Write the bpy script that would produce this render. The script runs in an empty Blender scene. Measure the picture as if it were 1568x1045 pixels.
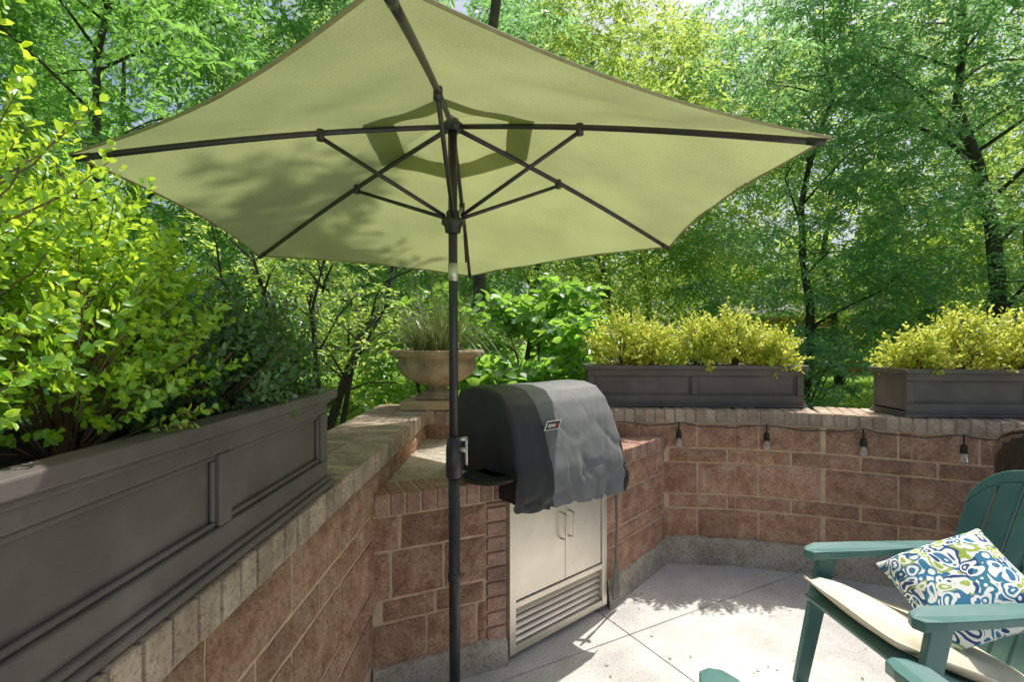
import bpy, math, random
import numpy as np
from mathutils import Vector, Matrix, noise
random.seed(7); RNG=np.random.default_rng(7)
scene=bpy.context.scene
scene.view_settings.view_transform='Standard'
scene.view_settings.look='None'
scene.view_settings.exposure=0

# ------------------------------------------------------------------ materials
def newmat(name):
    m=bpy.data.materials.new(name); m.use_nodes=True
    nt=m.node_tree; nt.nodes.clear()
    out=nt.nodes.new('ShaderNodeOutputMaterial')
    return m,nt,out
def N(nt,t,**k):
    n=nt.nodes.new(t)
    for a,b in k.items():
        if a in n.inputs.keys(): n.inputs[a].default_value=b
        else: setattr(n,a,b)
    return n
def ramp(nt,fac,stops,interp='LINEAR'):
    r=nt.nodes.new('ShaderNodeValToRGB'); r.color_ramp.interpolation=interp
    e=r.color_ramp.elements
    while len(e)<len(stops): e.new(0.5)
    for i,(p,c) in enumerate(stops):
        e[i].position=p; e[i].color=(c[0],c[1],c[2],1)
    nt.links.new(fac,r.inputs[0]); return r
def std(name,stops,scale=8,rough=.7,bump=.3,bscale=60,metal=0,island=0.0,bdist=.01,spec=.4,detail=6,sheen=0,speck=None,stain=0):
    """noise-mottled principled material; island = strength of per-piece value variation"""
    m,nt,out=newmat(name); L=nt.links.new
    tc=N(nt,'ShaderNodeTexCoord'); geo=N(nt,'ShaderNodeNewGeometry')
    no=N(nt,'ShaderNodeTexNoise',Scale=scale,Detail=detail,Roughness=.65)
    L(tc.outputs['Object'],no.inputs['Vector'])
    r=ramp(nt,no.outputs['Fac'],stops)
    col=r.outputs[0]
    if speck:
        sp=N(nt,'ShaderNodeTexNoise',Scale=speck,Detail=4,Roughness=.8); L(tc.outputs['Object'],sp.inputs['Vector'])
        sr=ramp(nt,sp.outputs['Fac'],[(.36,(.45,.42,.4)),(.5,(1,1,1)),(.62,(1.0,1.0,1.0)),(.72,(1.9,2.0,2.1))])
        mx=N(nt,'ShaderNodeMixRGB',blend_type='MULTIPLY'); mx.inputs[0].default_value=.75; L(col,mx.inputs[1]); L(sr.outputs[0],mx.inputs[2]); col=mx.outputs[0]
    if stain:
        sp=N(nt,'ShaderNodeTexNoise',Scale=1.3,Detail=7,Roughness=.7); L(tc.outputs['Object'],sp.inputs['Vector'])
        sr=ramp(nt,sp.outputs['Fac'],[(.35,(1-stain,1-stain,1-stain)),(.55,(1,1,1)),(.72,(1+stain*.6,1+stain*.6,1+stain*.6))])
        mx=N(nt,'ShaderNodeMixRGB',blend_type='MULTIPLY'); mx.inputs[0].default_value=1; L(col,mx.inputs[1]); L(sr.outputs[0],mx.inputs[2]); col=mx.outputs[0]
    if island:
        mr=N(nt,'ShaderNodeMapRange'); mr.inputs['To Min'].default_value=1-island; mr.inputs['To Max'].default_value=1+island
        L(geo.outputs['Random Per Island'],mr.inputs['Value'])
        hs=N(nt,'ShaderNodeHueSaturation'); L(mr.outputs[0],hs.inputs['Value']); L(col,hs.inputs['Color']); col=hs.outputs[0]
    b=N(nt,'ShaderNodeBsdfPrincipled'); b.inputs['Roughness'].default_value=rough; b.inputs['Metallic'].default_value=metal
    b.inputs['Specular IOR Level'].default_value=spec
    if sheen: b.inputs['Sheen Weight'].default_value=sheen
    L(col,b.inputs['Base Color'])
    if bump:
        n2=N(nt,'ShaderNodeTexNoise',Scale=bscale,Detail=8,Roughness=.7); L(tc.outputs['Object'],n2.inputs['Vector'])
        bp=N(nt,'ShaderNodeBump'); bp.inputs['Strength'].default_value=bump; bp.inputs['Distance'].default_value=bdist
        L(n2.outputs['Fac'],bp.inputs['Height']); L(bp.outputs[0],b.inputs['Normal'])
    L(b.outputs[0],out.inputs[0]); return m
def leafmat(name,stops,trans,tmix=.45,gloss=.06,nscale=.7):
    m,nt,out=newmat(name); L=nt.links.new
    geo=N(nt,'ShaderNodeNewGeometry'); tc=N(nt,'ShaderNodeTexCoord')
    no=N(nt,'ShaderNodeTexNoise',Scale=nscale,Detail=2); L(tc.outputs['Object'],no.inputs['Vector'])
    ad=N(nt,'ShaderNodeMath',operation='ADD'); mu=N(nt,'ShaderNodeMath',operation='MULTIPLY'); mu.inputs[1].default_value=.5
    L(geo.outputs['Random Per Island'],ad.inputs[0]); L(no.outputs['Fac'],ad.inputs[1]); L(ad.outputs[0],mu.inputs[0])
    r=ramp(nt,mu.outputs[0],stops)
    r2=ramp(nt,mu.outputs[0],[(.2,tuple(c*.6 for c in trans)),(.8,tuple(min(1,c*1.3) for c in trans))])
    d=N(nt,'ShaderNodeBsdfDiffuse'); t=N(nt,'ShaderNodeBsdfTranslucent'); g=N(nt,'ShaderNodeBsdfGlossy'); g.inputs['Roughness'].default_value=.4
    L(r.outputs[0],d.inputs[0]); L(r2.outputs[0],t.inputs[0])
    mx=N(nt,'ShaderNodeMixShader'); mx.inputs[0].default_value=tmix; L(d.outputs[0],mx.inputs[1]); L(t.outputs[0],mx.inputs[2])
    m2=N(nt,'ShaderNodeMixShader'); m2.inputs[0].default_value=gloss; L(mx.outputs[0],m2.inputs[1]); L(g.outputs[0],m2.inputs[2])
    L(m2.outputs[0],out.inputs[0]); return m

M={}
M['block']=std('split_face_block',[(.25,(.38,.195,.125)),(.5,(.64,.375,.25)),(.75,(.80,.56,.41))],scale=11,rough=.95,bump=1,bscale=60,island=.15,bdist=.02,spec=.1,speck=75,stain=.25)
M['brick']=std('rowlock_brick',[(.3,(.33,.185,.14)),(.6,(.53,.33,.25)),(.8,(.69,.52,.42))],scale=12,rough=.9,bump=.7,bscale=70,island=.25,spec=.15,speck=90)
M['brickwall_cap']=std('cap_brick',[(.25,(.34,.24,.17)),(.55,(.54,.42,.32)),(.8,(.72,.60,.48))],scale=9,rough=.9,bump=.6,bscale=70,island=.2,spec=.15,speck=90,stain=.22)
M['mortar']=std('mortar',[(.3,(.62,.43,.28)),(.7,(.80,.61,.43))],scale=20,rough=1,bump=.5,bscale=150,spec=.1)
M['greymortar']=std('grey_mortar',[(.3,(.42,.35,.27)),(.7,(.58,.5,.4))],scale=20,rough=1,bump=.5,bscale=150,spec=.1)
M['footing']=std('footing_concrete',[(.25,(.38,.32,.25)),(.5,(.56,.5,.41)),(.8,(.7,.64,.54))],scale=7,rough=.95,bump=.7,bscale=40,spec=.15,speck=60,stain=.22)
M['patio']=std('patio_concrete',[(.2,(.50,.48,.445)),(.5,(.66,.64,.60)),(.8,(.77,.75,.71))],scale=3.2,rough=.9,bump=.35,bscale=90,detail=12,spec=.2,speck=110,stain=.24)
M['dark']=std('joint_dirt',[(.3,(.24,.22,.19)),(.7,(.34,.31,.27))],scale=20)
M['planter']=std('planter_resin',[(.25,(.11,.09,.085)),(.55,(.15,.125,.117)),(.8,(.2,.17,.158))],scale=5,rough=.5,bump=.15,bscale=220,spec=.45,stain=.18)
M['soil']=std('mulch',[(.3,(.05,.03,.018)),(.6,(.16,.095,.055)),(.8,(.3,.2,.13))],scale=40,rough=1,bump=1,bscale=60,bdist=.03)
M['pole']=std('pole_paint',[(.3,(.025,.025,.032)),(.7,(.045,.045,.058))],scale=20,rough=.36,bump=.03,spec=.5)
M['silver']=std('steel_sleeve',[(.3,(.6,.6,.56)),(.7,(.75,.75,.68))],scale=20,rough=.35,bump=0,metal=.7)
M['steel']=std('brushed_stainless',[(.3,(.78,.71,.60)),(.7,(.90,.83,.72))],scale=6,rough=.36,bump=.05,bscale=30,metal=.7,stain=.08)
M['steeldark']=std('dark_steel',[(.3,(.12,.12,.12)),(.7,(.18,.18,.18))],scale=6,rough=.4,bump=0,metal=.5)  # darker steel for the cabinet recess and the spatula
M['cover']=std('cover_fabric',[(.3,(.125,.126,.133)),(.7,(.19,.192,.202))],scale=9,rough=.55,bump=.3,bscale=300,spec=.4,sheen=.3,stain=.14)
M['coverblackshade']=std('cover_black_and_shade',[(.3,(.018,.018,.02)),(.7,(.034,.034,.037))],scale=9,rough=.48,bump=.2,bscale=300,spec=.5)  # black end panels, plus umbrella shade painted onto the front's left
M['white']=std('white_print',[(.3,(.7,.7,.7)),(.7,(.8,.8,.8))],bump=0)
M['red']=std('red_print',[(.3,(.6,.03,.02)),(.7,(.7,.04,.03))],bump=0)
M['teal']=std('teal_resin',[(.3,(.06,.16,.148)),(.7,(.095,.215,.198))],scale=6,rough=.4,bump=.08,bscale=150,spec=.5)
M['cushion']=std('beige_cushion',[(.3,(.70,.61,.46)),(.7,(.84,.76,.61))],scale=10,rough=.95,bump=.3,bscale=350,spec=.1)
M['urn']=std('urn_stone',[(.25,(.2,.14,.085)),(.5,(.42,.31,.2)),(.8,(.6,.47,.32))],scale=9,rough=.9,bump=.6,bscale=50,stain=.3)
M['slab']=std('slab_stone',[(.3,(.48,.35,.19)),(.7,(.66,.51,.32))],scale=9,rough=.9,bump=.5,bscale=50)
M['bark']=std('bark',[(.3,(.04,.032,.025)),(.6,(.10,.08,.06)),(.85,(.2,.165,.125))],scale=7,rough=.95,bump=1,bscale=22,bdist=.03)
M['stem']=std('shrub_stem',[(.3,(.13,.075,.045)),(.7,(.3,.2,.13))],scale=20,rough=.9,bump=.5)
M['wicker']=std('wicker',[(.3,(.03,.018,.014)),(.7,(.09,.055,.04))],scale=50,rough=.5,bump=.6,bscale=120)
M['black']=std('black_plastic',[(.3,(.015,.015,.015)),(.7,(.025,.025,.025))],rough=.4,bump=0)
M['housebrick']=std('house_brick',[(.3,(.35,.12,.08)),(.7,(.46,.18,.13))],scale=3,rough=.9)
M['roof']=std('roof_shingle',[(.3,(.08,.07,.07)),(.7,(.14,.13,.13))],scale=3)
M['trim']=std('white_trim',[(.3,(.7,.7,.68)),(.7,(.8,.8,.78))],scale=3,bump=0)
M['windowglass']=std('window_glass',[(.3,(.03,.04,.05)),(.7,(.05,.06,.07))],rough=.1,bump=0)
M['strapgrass']=leafmat('strap_blade',[(.2,(.04,.08,.03)),(.5,(.08,.13,.04)),(.7,(.30,.2,.1))],(.25,.33,.08),.35)
M['leafdeep']=leafmat('leaf_deep',[(.2,(.03,.10,.045)),(.5,(.055,.155,.055)),(.8,(.11,.23,.055))],(.40,.80,.13),.52,.08)
M['leafblue']=leafmat('leaf_mid',[(.2,(.035,.12,.075)),(.5,(.07,.19,.10)),(.8,(.14,.27,.11))],(.44,.86,.26),.52,.10)
M['leafbright']=leafmat('leaf_bright',[(.2,(.055,.16,.03)),(.5,(.11,.25,.04)),(.8,(.19,.34,.05))],(.66,.98,.16),.58,.06)
M['leafgold']=leafmat('leaf_gold',[(.15,(.18,.36,.03)),(.4,(.42,.58,.05)),(.7,(.72,.72,.09)),(.9,(.8,.52,.13))],(.96,1.0,.16),.56,.05,nscale=3)
M['leafshrub']=leafmat('leaf_boxwood',[(.2,(.08,.30,.02)),(.5,(.2,.50,.03)),(.8,(.42,.70,.05))],(.68,1.0,.06),.55,.07,nscale=4)
M['leafshaded']=leafmat('leaf_boxwood_shaded',[(.2,(.03,.1,.05)),(.5,(.06,.16,.06)),(.8,(.12,.25,.05))],(.25,.5,.08),.4,.1,nscale=4)  # boxwood under the umbrella: its shade is put into a darker leaf colour
M['leafbroad']=leafmat('leaf_broad',[(.2,(.05,.17,.03)),(.5,(.09,.24,.04)),(.8,(.17,.34,.05))],(.45,.82,.09),.5,.08,nscale=2)
# grass ground
def grassmat():
    m,nt,out=newmat('lawn_grass'); L=nt.links.new
    tc=N(nt,'ShaderNodeTexCoord')
    a=N(nt,'ShaderNodeTexNoise',Scale=.5,Detail=8); b=N(nt,'ShaderNodeTexNoise',Scale=25,Detail=6)
    L(tc.outputs['Object'],a.inputs['Vector']); L(tc.outputs['Object'],b.inputs['Vector'])
    mx=N(nt,'ShaderNodeMath',operation='ADD'); L(a.outputs['Fac'],mx.inputs[0]); L(b.outputs['Fac'],mx.inputs[1])
    mu=N(nt,'ShaderNodeMath',operation='MULTIPLY'); mu.inputs[1].default_value=.5; L(mx.outputs[0],mu.inputs[0])
    r=ramp(nt,mu.outputs[0],[(.3,(.12,.22,.04)),(.5,(.2,.36,.06)),(.7,(.3,.46,.09))])
    d=N(nt,'ShaderNodeBsdfPrincipled'); d.inputs['Roughness'].default_value=1; d.inputs['Specular IOR Level'].default_value=.1
    L(r.outputs[0],d.inputs['Base Color'])
    bp=N(nt,'ShaderNodeBump'); bp.inputs['Strength'].default_value=1; bp.inputs['Distance'].default_value=.05
    L(b.outputs['Fac'],bp.inputs['Height']); L(bp.outputs[0],d.inputs['Normal'])
    L(d.outputs[0],out.inputs[0]); return m
M['grass']=grassmat()
def canopymat():
    m,nt,out=newmat('canopy_fabric'); L=nt.links.new
    tc=N(nt,'ShaderNodeTexCoord')
    a=N(nt,'ShaderNodeTexNoise',Scale=240,Detail=4); L(tc.outputs['Object'],a.inputs['Vector'])
    c=N(nt,'ShaderNodeTexNoise',Scale=2.5,Detail=5); L(tc.outputs['Object'],c.inputs['Vector'])
    ad=N(nt,'ShaderNodeMath',operation='ADD'); L(a.outputs['Fac'],ad.inputs[0]); L(c.outputs['Fac'],ad.inputs[1])
    mu=N(nt,'ShaderNodeMath',operation='MULTIPLY'); mu.inputs[1].default_value=.5; L(ad.outputs[0],mu.inputs[0])
    r=ramp(nt,mu.outputs[0],[(.36,(.16,.185,.09)),(.64,(.31,.335,.165))])
    r2=ramp(nt,mu.outputs[0],[(.36,(.285,.325,.135)),(.64,(.44,.48,.205))])
    d=N(nt,'ShaderNodeBsdfDiffuse'); t=N(nt,'ShaderNodeBsdfTranslucent')
    L(r.outputs[0],d.inputs[0]); L(r2.outputs[0],t.inputs[0])
    bp=N(nt,'ShaderNodeBump'); bp.inputs['Strength'].default_value=.35; bp.inputs['Distance'].default_value=.004
    L(a.outputs['Fac'],bp.inputs['Height']); L(bp.outputs[0],d.inputs['Normal'])
    mx=N(nt,'ShaderNodeMixShader'); mx.inputs[0].default_value=.46; L(d.outputs[0],mx.inputs[1]); L(t.outputs[0],mx.inputs[2])
    L(mx.outputs[0],out.inputs[0]); return m
M['canopy']=canopymat()
M['hem']=std('canopy_hem',[(.3,(.26,.22,.12)),(.7,(.38,.33,.18))],scale=40,bump=0)
def pillowmat():
    m,nt,out=newmat('pillow_print'); L=nt.links.new
    tc=N(nt,'ShaderNodeTexCoord')
    wn=N(nt,'ShaderNodeTexNoise',Scale=9,Detail=1); L(tc.outputs['Object'],wn.inputs['Vector'])
    mixv=N(nt,'ShaderNodeMixRGB'); mixv.inputs[0].default_value=.12; L(tc.outputs['Object'],mixv.inputs[1]); L(wn.outputs['Color'],mixv.inputs[2])
    v=N(nt,'ShaderNodeTexVoronoi',Scale=23); L(mixv.outputs[0],v.inputs['Vector'])
    s=N(nt,'ShaderNodeMath',operation='MULTIPLY'); s.inputs[1].default_value=17; L(v.outputs['Distance'],s.inputs[0])
    sn=N(nt,'ShaderNodeMath',operation='SINE'); L(s.outputs[0],sn.inputs[0])
    mr=N(nt,'ShaderNodeMapRange'); mr.inputs['From Min'].default_value=-1; L(sn.outputs[0],mr.inputs['Value'])
    mask=ramp(nt,mr.outputs[0],[(.0,(0,0,0)),(.48,(0,0,0)),(.56,(1,1,1))])
    cr=ramp(nt,v.outputs['Color'],[(.0,(.02,.07,.2)),(.4,(.04,.18,.32)),(.6,(.35,.45,.08)),(.75,(.04,.2,.3))],'CONSTANT')
    mx=N(nt,'ShaderNodeMixRGB'); L(mask.outputs[0],mx.inputs[0]); L(cr.outputs[0],mx.inputs[1]); mx.inputs[2].default_value=(.8,.8,.76,1)
    b=N(nt,'ShaderNodeBsdfPrincipled'); b.inputs['Roughness'].default_value=.95; L(mx.outputs[0],b.inputs['Base Color'])
    L(b.outputs[0],out.inputs[0]); return m
M['pillow']=pillowmat()
def glassmat():
    m,nt,out=newmat('bulb_glass'); b=N(nt,'ShaderNodeBsdfPrincipled')
    b.inputs['Base Color'].default_value=(.9,.9,.85,1); b.inputs['Roughness'].default_value=.05
    b.inputs['Transmission Weight'].default_value=.8
    nt.links.new(b.outputs[0],out.inputs[0]); return m
M['bulb']=glassmat()

# ------------------------------------------------------------------ mesh builder
class MB:
    def __init__(s): s.v=[]; s.f=[]; s.m=[]; s.mi=0
    def add(s,vs,fs):
        o=len(s.v); s.v+= [tuple(p) for p in vs]; s.f+=[tuple(i+o for i in f) for f in fs]; s.m+=[s.mi]*len(fs)
    def box(s,lo,hi,mat=None):
        x0,y0,z0=lo; x1,y1,z1=hi
        vs=[Vector(p) for p in [(x0,y0,z0),(x1,y0,z0),(x1,y1,z0),(x0,y1,z0),(x0,y0,z1),(x1,y0,z1),(x1,y1,z1),(x0,y1,z1)]]
        if mat is not None: vs=[mat@p for p in vs]
        s.add(vs,[(0,3,2,1),(4,5,6,7),(0,1,5,4),(1,2,6,5),(2,3,7,6),(3,0,4,7)])
    def beam(s,a,b,w,t,up=(0,0,1),w2=None,t2=None):
        a=Vector(a); b=Vector(b); d=(b-a).normalized(); up=Vector(up)
        sd=d.cross(up).normalized(); u=sd.cross(d)
        w2=w2 or w; t2=t2 or t; vs=[]
        for p,ww,tt in ((a,w,t),(b,w2,t2)):
            vs+=[p-sd*ww/2-u*tt/2,p+sd*ww/2-u*tt/2,p+sd*ww/2+u*tt/2,p-sd*ww/2+u*tt/2]
        s.add(vs,[(0,1,2,3),(7,6,5,4),(0,4,5,1),(1,5,6,2),(2,6,7,3),(3,7,4,0)])
    def tube(s,pts,rad,n=10,cap=True):
        pts=[Vector(p) for p in pts]; 
        if not hasattr(rad,'__len__'): rad=[rad]*len(pts)
        vs=[]; prev=None
        for i,p in enumerate(pts):
            d=(pts[min(i+1,len(pts)-1)]-pts[max(i-1,0)])
            d=d.normalized() if d.length>1e-9 else Vector((0,0,1))
            if prev is None:
                a=Vector((1,0,0)) if abs(d.x)<.9 else Vector((0,1,0))
                u=d.cross(a).normalized()
            else: u=(prev-d*prev.dot(d)).normalized()
            prev=u; w=d.cross(u)
            for k in range(n):
                an=2*math.pi*k/n; vs.append(p+(u*math.cos(an)+w*math.sin(an))*rad[i])
        fs=[]
        for i in range(len(pts)-1):
            for k in range(n):
                k2=(k+1)%n; fs.append((i*n+k,i*n+k2,(i+1)*n+k2,(i+1)*n+k))
        if cap: fs.append(tuple(range(n))[::-1]); fs.append(tuple((len(pts)-1)*n+k for k in range(n)))
        s.add(vs,fs)
    def lathe(s,prof,c=(0,0,0),n=32,mod=None):
        c=Vector(c); vs=[]
        for (r,z) in prof:
            for k in range(n):
                a=2*math.pi*k/n; rr=r*(mod(a,z) if mod else 1); vs.append(c+Vector((rr*math.cos(a),rr*math.sin(a),z)))
        fs=[(i*n+k,i*n+(k+1)%n,(i+1)*n+(k+1)%n,(i+1)*n+k) for i in range(len(prof)-1) for k in range(n)]
        s.add(vs,fs)
def link(o,parent=None):
    scene.collection.objects.link(o)
    if parent is not None: o.parent=parent
    return o
def obj(name,mb,mats,parent=None,bevel=0,smooth=False,sub=0,seg=2):
    me=bpy.data.meshes.new(name); me.from_pydata([tuple(v) for v in mb.v],[],mb.f)
    if not isinstance(mats,(list,tuple)): mats=[mats]
    for m in mats: me.materials.append(m)
    me.polygons.foreach_set('material_index',mb.m)
    if smooth: me.polygons.foreach_set('use_smooth',[True]*len(me.polygons))
    me.update(); o=bpy.data.objects.new(name,me); link(o,parent)
    if bevel:
        b=o.modifiers.new('bevel','BEVEL'); b.width=bevel; b.segments=seg; b.limit_method='ANGLE'; b.angle_limit=math.radians(40)
    if sub:
        b=o.modifiers.new('sub','SUBSURF'); b.levels=sub; b.render_levels=sub
    return o
def empty(name,loc=(0,0,0),rot=0,parent=None):
    e=bpy.data.objects.new(name,None); e.location=loc; e.rotation_euler=(0,0,rot); e.empty_display_size=.2
    return link(e,parent)

# ------------------------------------------------------------------ leaves
def norm(a): return a/np.maximum(np.linalg.norm(a,axis=1,keepdims=True),1e-9)
def leaf_mesh(name,P,D,Nn,L,W,mat,parent=None,hex_=False,rng=RNG):
    D=norm(D); S=norm(np.cross(D,Nn)); Nn=np.cross(S,D)
    L=L[:,None]; W=W[:,None]; n=len(P)
    if hex_:
        V=np.stack([P,P+D*L*.3+S*W*.42+Nn*W*.18,P+D*L*.68+S*W*.45+Nn*W*.18,P+D*L-Nn*L*.05,
                    P+D*L*.68-S*W*.45+Nn*W*.18,P+D*L*.3-S*W*.42+Nn*W*.18],1).reshape(-1,3)
        b=np.arange(n)[:,None]*6
        F=np.concatenate([b+np.array([[0,1,2,3]]),b+np.array([[0,3,4,5]])],1).reshape(-1)
        nf=2*n
    else:
        V=np.stack([P,P+D*L*.45+S*W*.5+Nn*W*.15,P+D*L,P+D*L*.45-S*W*.5+Nn*W*.15],1).reshape(-1,3)
        F=np.arange(4*n); nf=n
    me=bpy.data.meshes.new(name)
    me.vertices.add(len(V)); me.vertices.foreach_set('co',V.astype(np.float32).ravel())
    me.loops.add(4*nf); me.loops.foreach_set('vertex_index',F.astype(np.int32))
    me.polygons.add(nf); me.polygons.foreach_set('loop_start',np.arange(nf,dtype=np.int32)*4)
    try: me.polygons.foreach_set('loop_total',np.full(nf,4,dtype=np.int32))
    except Exception: pass
    me.update(calc_edges=True); me.materials.append(mat)
    o=bpy.data.objects.new(name,me); return link(o,parent)
def rdir(n,rng,zmin=-1,zmax=1):
    z=rng.uniform(zmin,zmax,n); a=rng.uniform(0,2*math.pi,n); r=np.sqrt(1-z*z)
    return np.stack([r*np.cos(a),r*np.sin(a),z],1)
def sprays(C,rng,ntw,nlf,twl,droop,L,W,updir=None):
    """C clump centres -> leaves set in rows on twigs"""
    n=len(C); c=np.repeat(C,ntw,0); m=len(c)
    d=rdir(m,rng,-.5,.6) if updir is None else norm(np.repeat(updir,ntw,0)+rdir(m,rng)*.7)
    ln=rng.uniform(.5,1.1,m)*twl
    t=np.tile(np.linspace(.12,1,nlf),m); dd=np.repeat(d,nlf,0); cc=np.repeat(c,nlf,0); ll=np.repeat(ln,nlf)
    P=cc+dd*(ll*t)[:,None]; P[:,2]-=droop*(ll*t)*t
    side=np.cross(dd,[0,0,1]); side=norm(side+rng.normal(0,.35,side.shape)); sg=np.where(np.arange(len(P))%2==0,1,-1)[:,None]
    D=norm(dd*.7+side*sg*.75+rng.normal(0,.35,P.shape)+np.array([0,0,-droop*.7]))
    Nn=rng.normal(0,.55,P.shape)+np.array([0,0,1.0])
    k=len(P); return P,D,Nn,L*rng.uniform(.7,1.25,k),W*rng.uniform(.7,1.25,k)

def make_tree_meshes(seed,H,R,zlow,ncl,ntw,nlf,twl,L,W,lean=0,trunk_r=.16,squash=1.0,nlimb=18):
    rng=np.random.default_rng(seed); mb=MB()
    k=8; pts=[]; x=y=0
    for i in range(k+1):
        z=H*.88*i/k; pts.append(Vector((x,y,z))); x+=rng.normal(0,.16)+lean*.1; y+=rng.normal(0,.16)
    rad=[trunk_r*(1-.85*i/k)*(1.35 if i==0 else 1) for i in range(k+1)]
    mb.tube(pts,rad,8)
    def tp(z):
        f=min(max(z/(H*.88),0),.999)*k; i=int(f); return pts[i].lerp(pts[i+1],f-i)
    C=[]
    lob=rng.uniform(.7,1.2,12)
    while len(C)<ncl:
        p=rdir(1,rng)[0]*rng.uniform(.25,1)**.45
        a=int((math.atan2(p[1],p[0])+math.pi)/(2*math.pi)*6)%6 + (6 if p[2]>0 else 0)
        rr=R*lob[a]; q=np.array([p[0]*rr,p[1]*rr*squash,(zlow+H)/2+p[2]*(H-zlow)/2])
        C.append(q)
    C=np.array(C)
    for q in C[rng.choice(ncl,min(nlimb,ncl),replace=False)]:
        q=Vector(q); z0=max(.12*H,min(q.z-.45*math.hypot(q.x,q.y),H*.8)); a=tp(z0)
        m=a.lerp(q,.5)+Vector((rng.normal(0,.25),rng.normal(0,.25),.12*(q-a).length))
        r0=trunk_r*.32*(1-z0/H*.6)
        mb.tube([a,a.lerp(m,.5)+Vector((0,0,.05)),m,m.lerp(q,.5)+Vector((0,0,.05)),q],[r0,r0*.8,r0*.6,r0*.4,r0*.15],6)
        for j in range(3):
            e=m.lerp(q,rng.uniform(.1,.8)); e2=e+Vector(rng.normal(0,.5,3))
            mb.tube([e,e.lerp(e2,.5)+Vector((0,0,.08)),e2],[r0*.3,r0*.2,r0*.08],5)
    lv=sprays(C,rng,ntw,nlf,twl,.5,L,W)
    return mb,lv
TREEC={}
def tree(name,key,loc,rot,mat,scale=(1,1,1),**kw):
    if key not in TREEC:
        mb,lv=make_tree_meshes(**kw)
        e=empty(name,loc,rot)
        t=obj('trunk',mb,M['bark'],e,smooth=True); l=leaf_mesh('leaves',*lv,mat,e)
        TREEC[key]=(t.data,l.data)
    else:
        e=empty(name,loc,rot); t=bpy.data.objects.new('trunk',TREEC[key][0]); link(t,e)
        me=TREEC[key][1]
        if me.materials[0]!=mat: me=me.copy(); me.materials[0]=mat
        link(bpy.data.objects.new('leaves',me),e)
    e.scale=scale; return e

# near tree row
tA=dict(H=11,R=3.5,zlow=1.3,ncl=390,ntw=9,nlf=13,twl=.74,L=.14,W=.046,trunk_r=.115)
tree('willow_oak_tree','A',(-6.8,8.0,-.1),0.3,M['leafdeep'],seed=11,**tA)
tree('willow_oak_tree','B',(-2.6,10.6,-.1),1.2,M['leafblue'],seed=12,**{**tA,'lean':.6})
tree('willow_oak_tree','C',(2.2,12.4,-.1),2.0,M['leafbright'],seed=13,**{**tA,'ncl':350})
tree('willow_oak_tree','D',(7.0,12.4,-.1),0,M['leafblue'],seed=14,**{**tA,'zlow':.5,'trunk_r':.12,'R':3.9,'ncl':420})
tree('willow_oak_tree','E',(10.4,11.2,-.1),.5,M['leafblue'],seed=15,**{**tA,'H':12.5,'zlow':.5,'trunk_r':.2,'ncl':430,'R':3.8})
tree('willow_oak_tree','A',(-12.0,9.5,-.1),2.6,M['leafdeep'],(1.1,1.1,1.1))
tree('willow_oak_tree','B',(15.8,9.0,-.1),3.3,M['leafbright'],(1.05,1.05,1.1))
# middle row (coarser leaf spray, farther off)
tM=dict(H=12,R=4.4,zlow=.5,ncl=310,ntw=8,nlf=9,twl=1.1,L=.22,W=.078,trunk_r=.13,nlimb=12)
mats=['leafdeep','leafbright','leafblue','leafbright','leafbright','leafbright','leafblue']
for i,(x,y,k,s) in enumerate([(-12,17,'F',1.25),(-5,18,'G',1.15),(.5,20,'G',1.2),(5.6,20,'F',1.15),(12.5,19.5,'G',1.2),(19,17,'F',1.3),(26,16,'G',1.4)]):
    tree('willow_oak_tree',k,(x,y,-.1),i*1.7,M[mats[i]],(s,s,s*1.05),seed=40+i,**tM)
# added tree; its unseen high crown is set to shade the umbrella's left
def overhang():
    rg=np.random.default_rng(77); e=empty('added_shade_tree',(-.45,6.4,-.1)); b=MB()
    pts=[Vector((0,0,0)),Vector((.05,0,2.5)),Vector((.15,-.1,5)),Vector((.45,-.3,7.2)),Vector((.7,-.5,8.8))]
    b.tube(pts,[.10,.08,.065,.055,.03],8); C=[]
    for i in range(46):
        q=Vector((.95+np.clip(rg.normal(0,.5),-1.1,.75),-.65+np.clip(rg.normal(0,.45),-.6,.9),8.6+rg.uniform(-.8,1.2))); a=pts[3].lerp(pts[4],rg.uniform(0,1))
        if i%2==0: b.tube([a,a.lerp(q,.5)+Vector((0,0,.1)),q],[.025,.016,.006],5)
        C.append(q)
    obj('trunk',b,M['bark'],e,smooth=True); leaf_mesh('leaves',*sprays(np.array(C),rg,7,10,.36,.4,.14,.05),M['leafdeep'],e)
overhang()
# distant mass
def distant():
    rng=np.random.default_rng(5); C=[]
    for i in range(1900):
        a=rng.uniform(-1.35,1.35); r=rng.uniform(33,42); h=rng.uniform(0,1)**.9*(12+4*math.sin(a*9)+3*math.sin(a*23+1))
        C.append((r*math.sin(a),r*math.cos(a),h))
    return sprays(np.array(C),rng,7,7,2.0,.4,.55,.22)
leaf_mesh('background_trees',*distant(),M['leafbright'])

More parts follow.
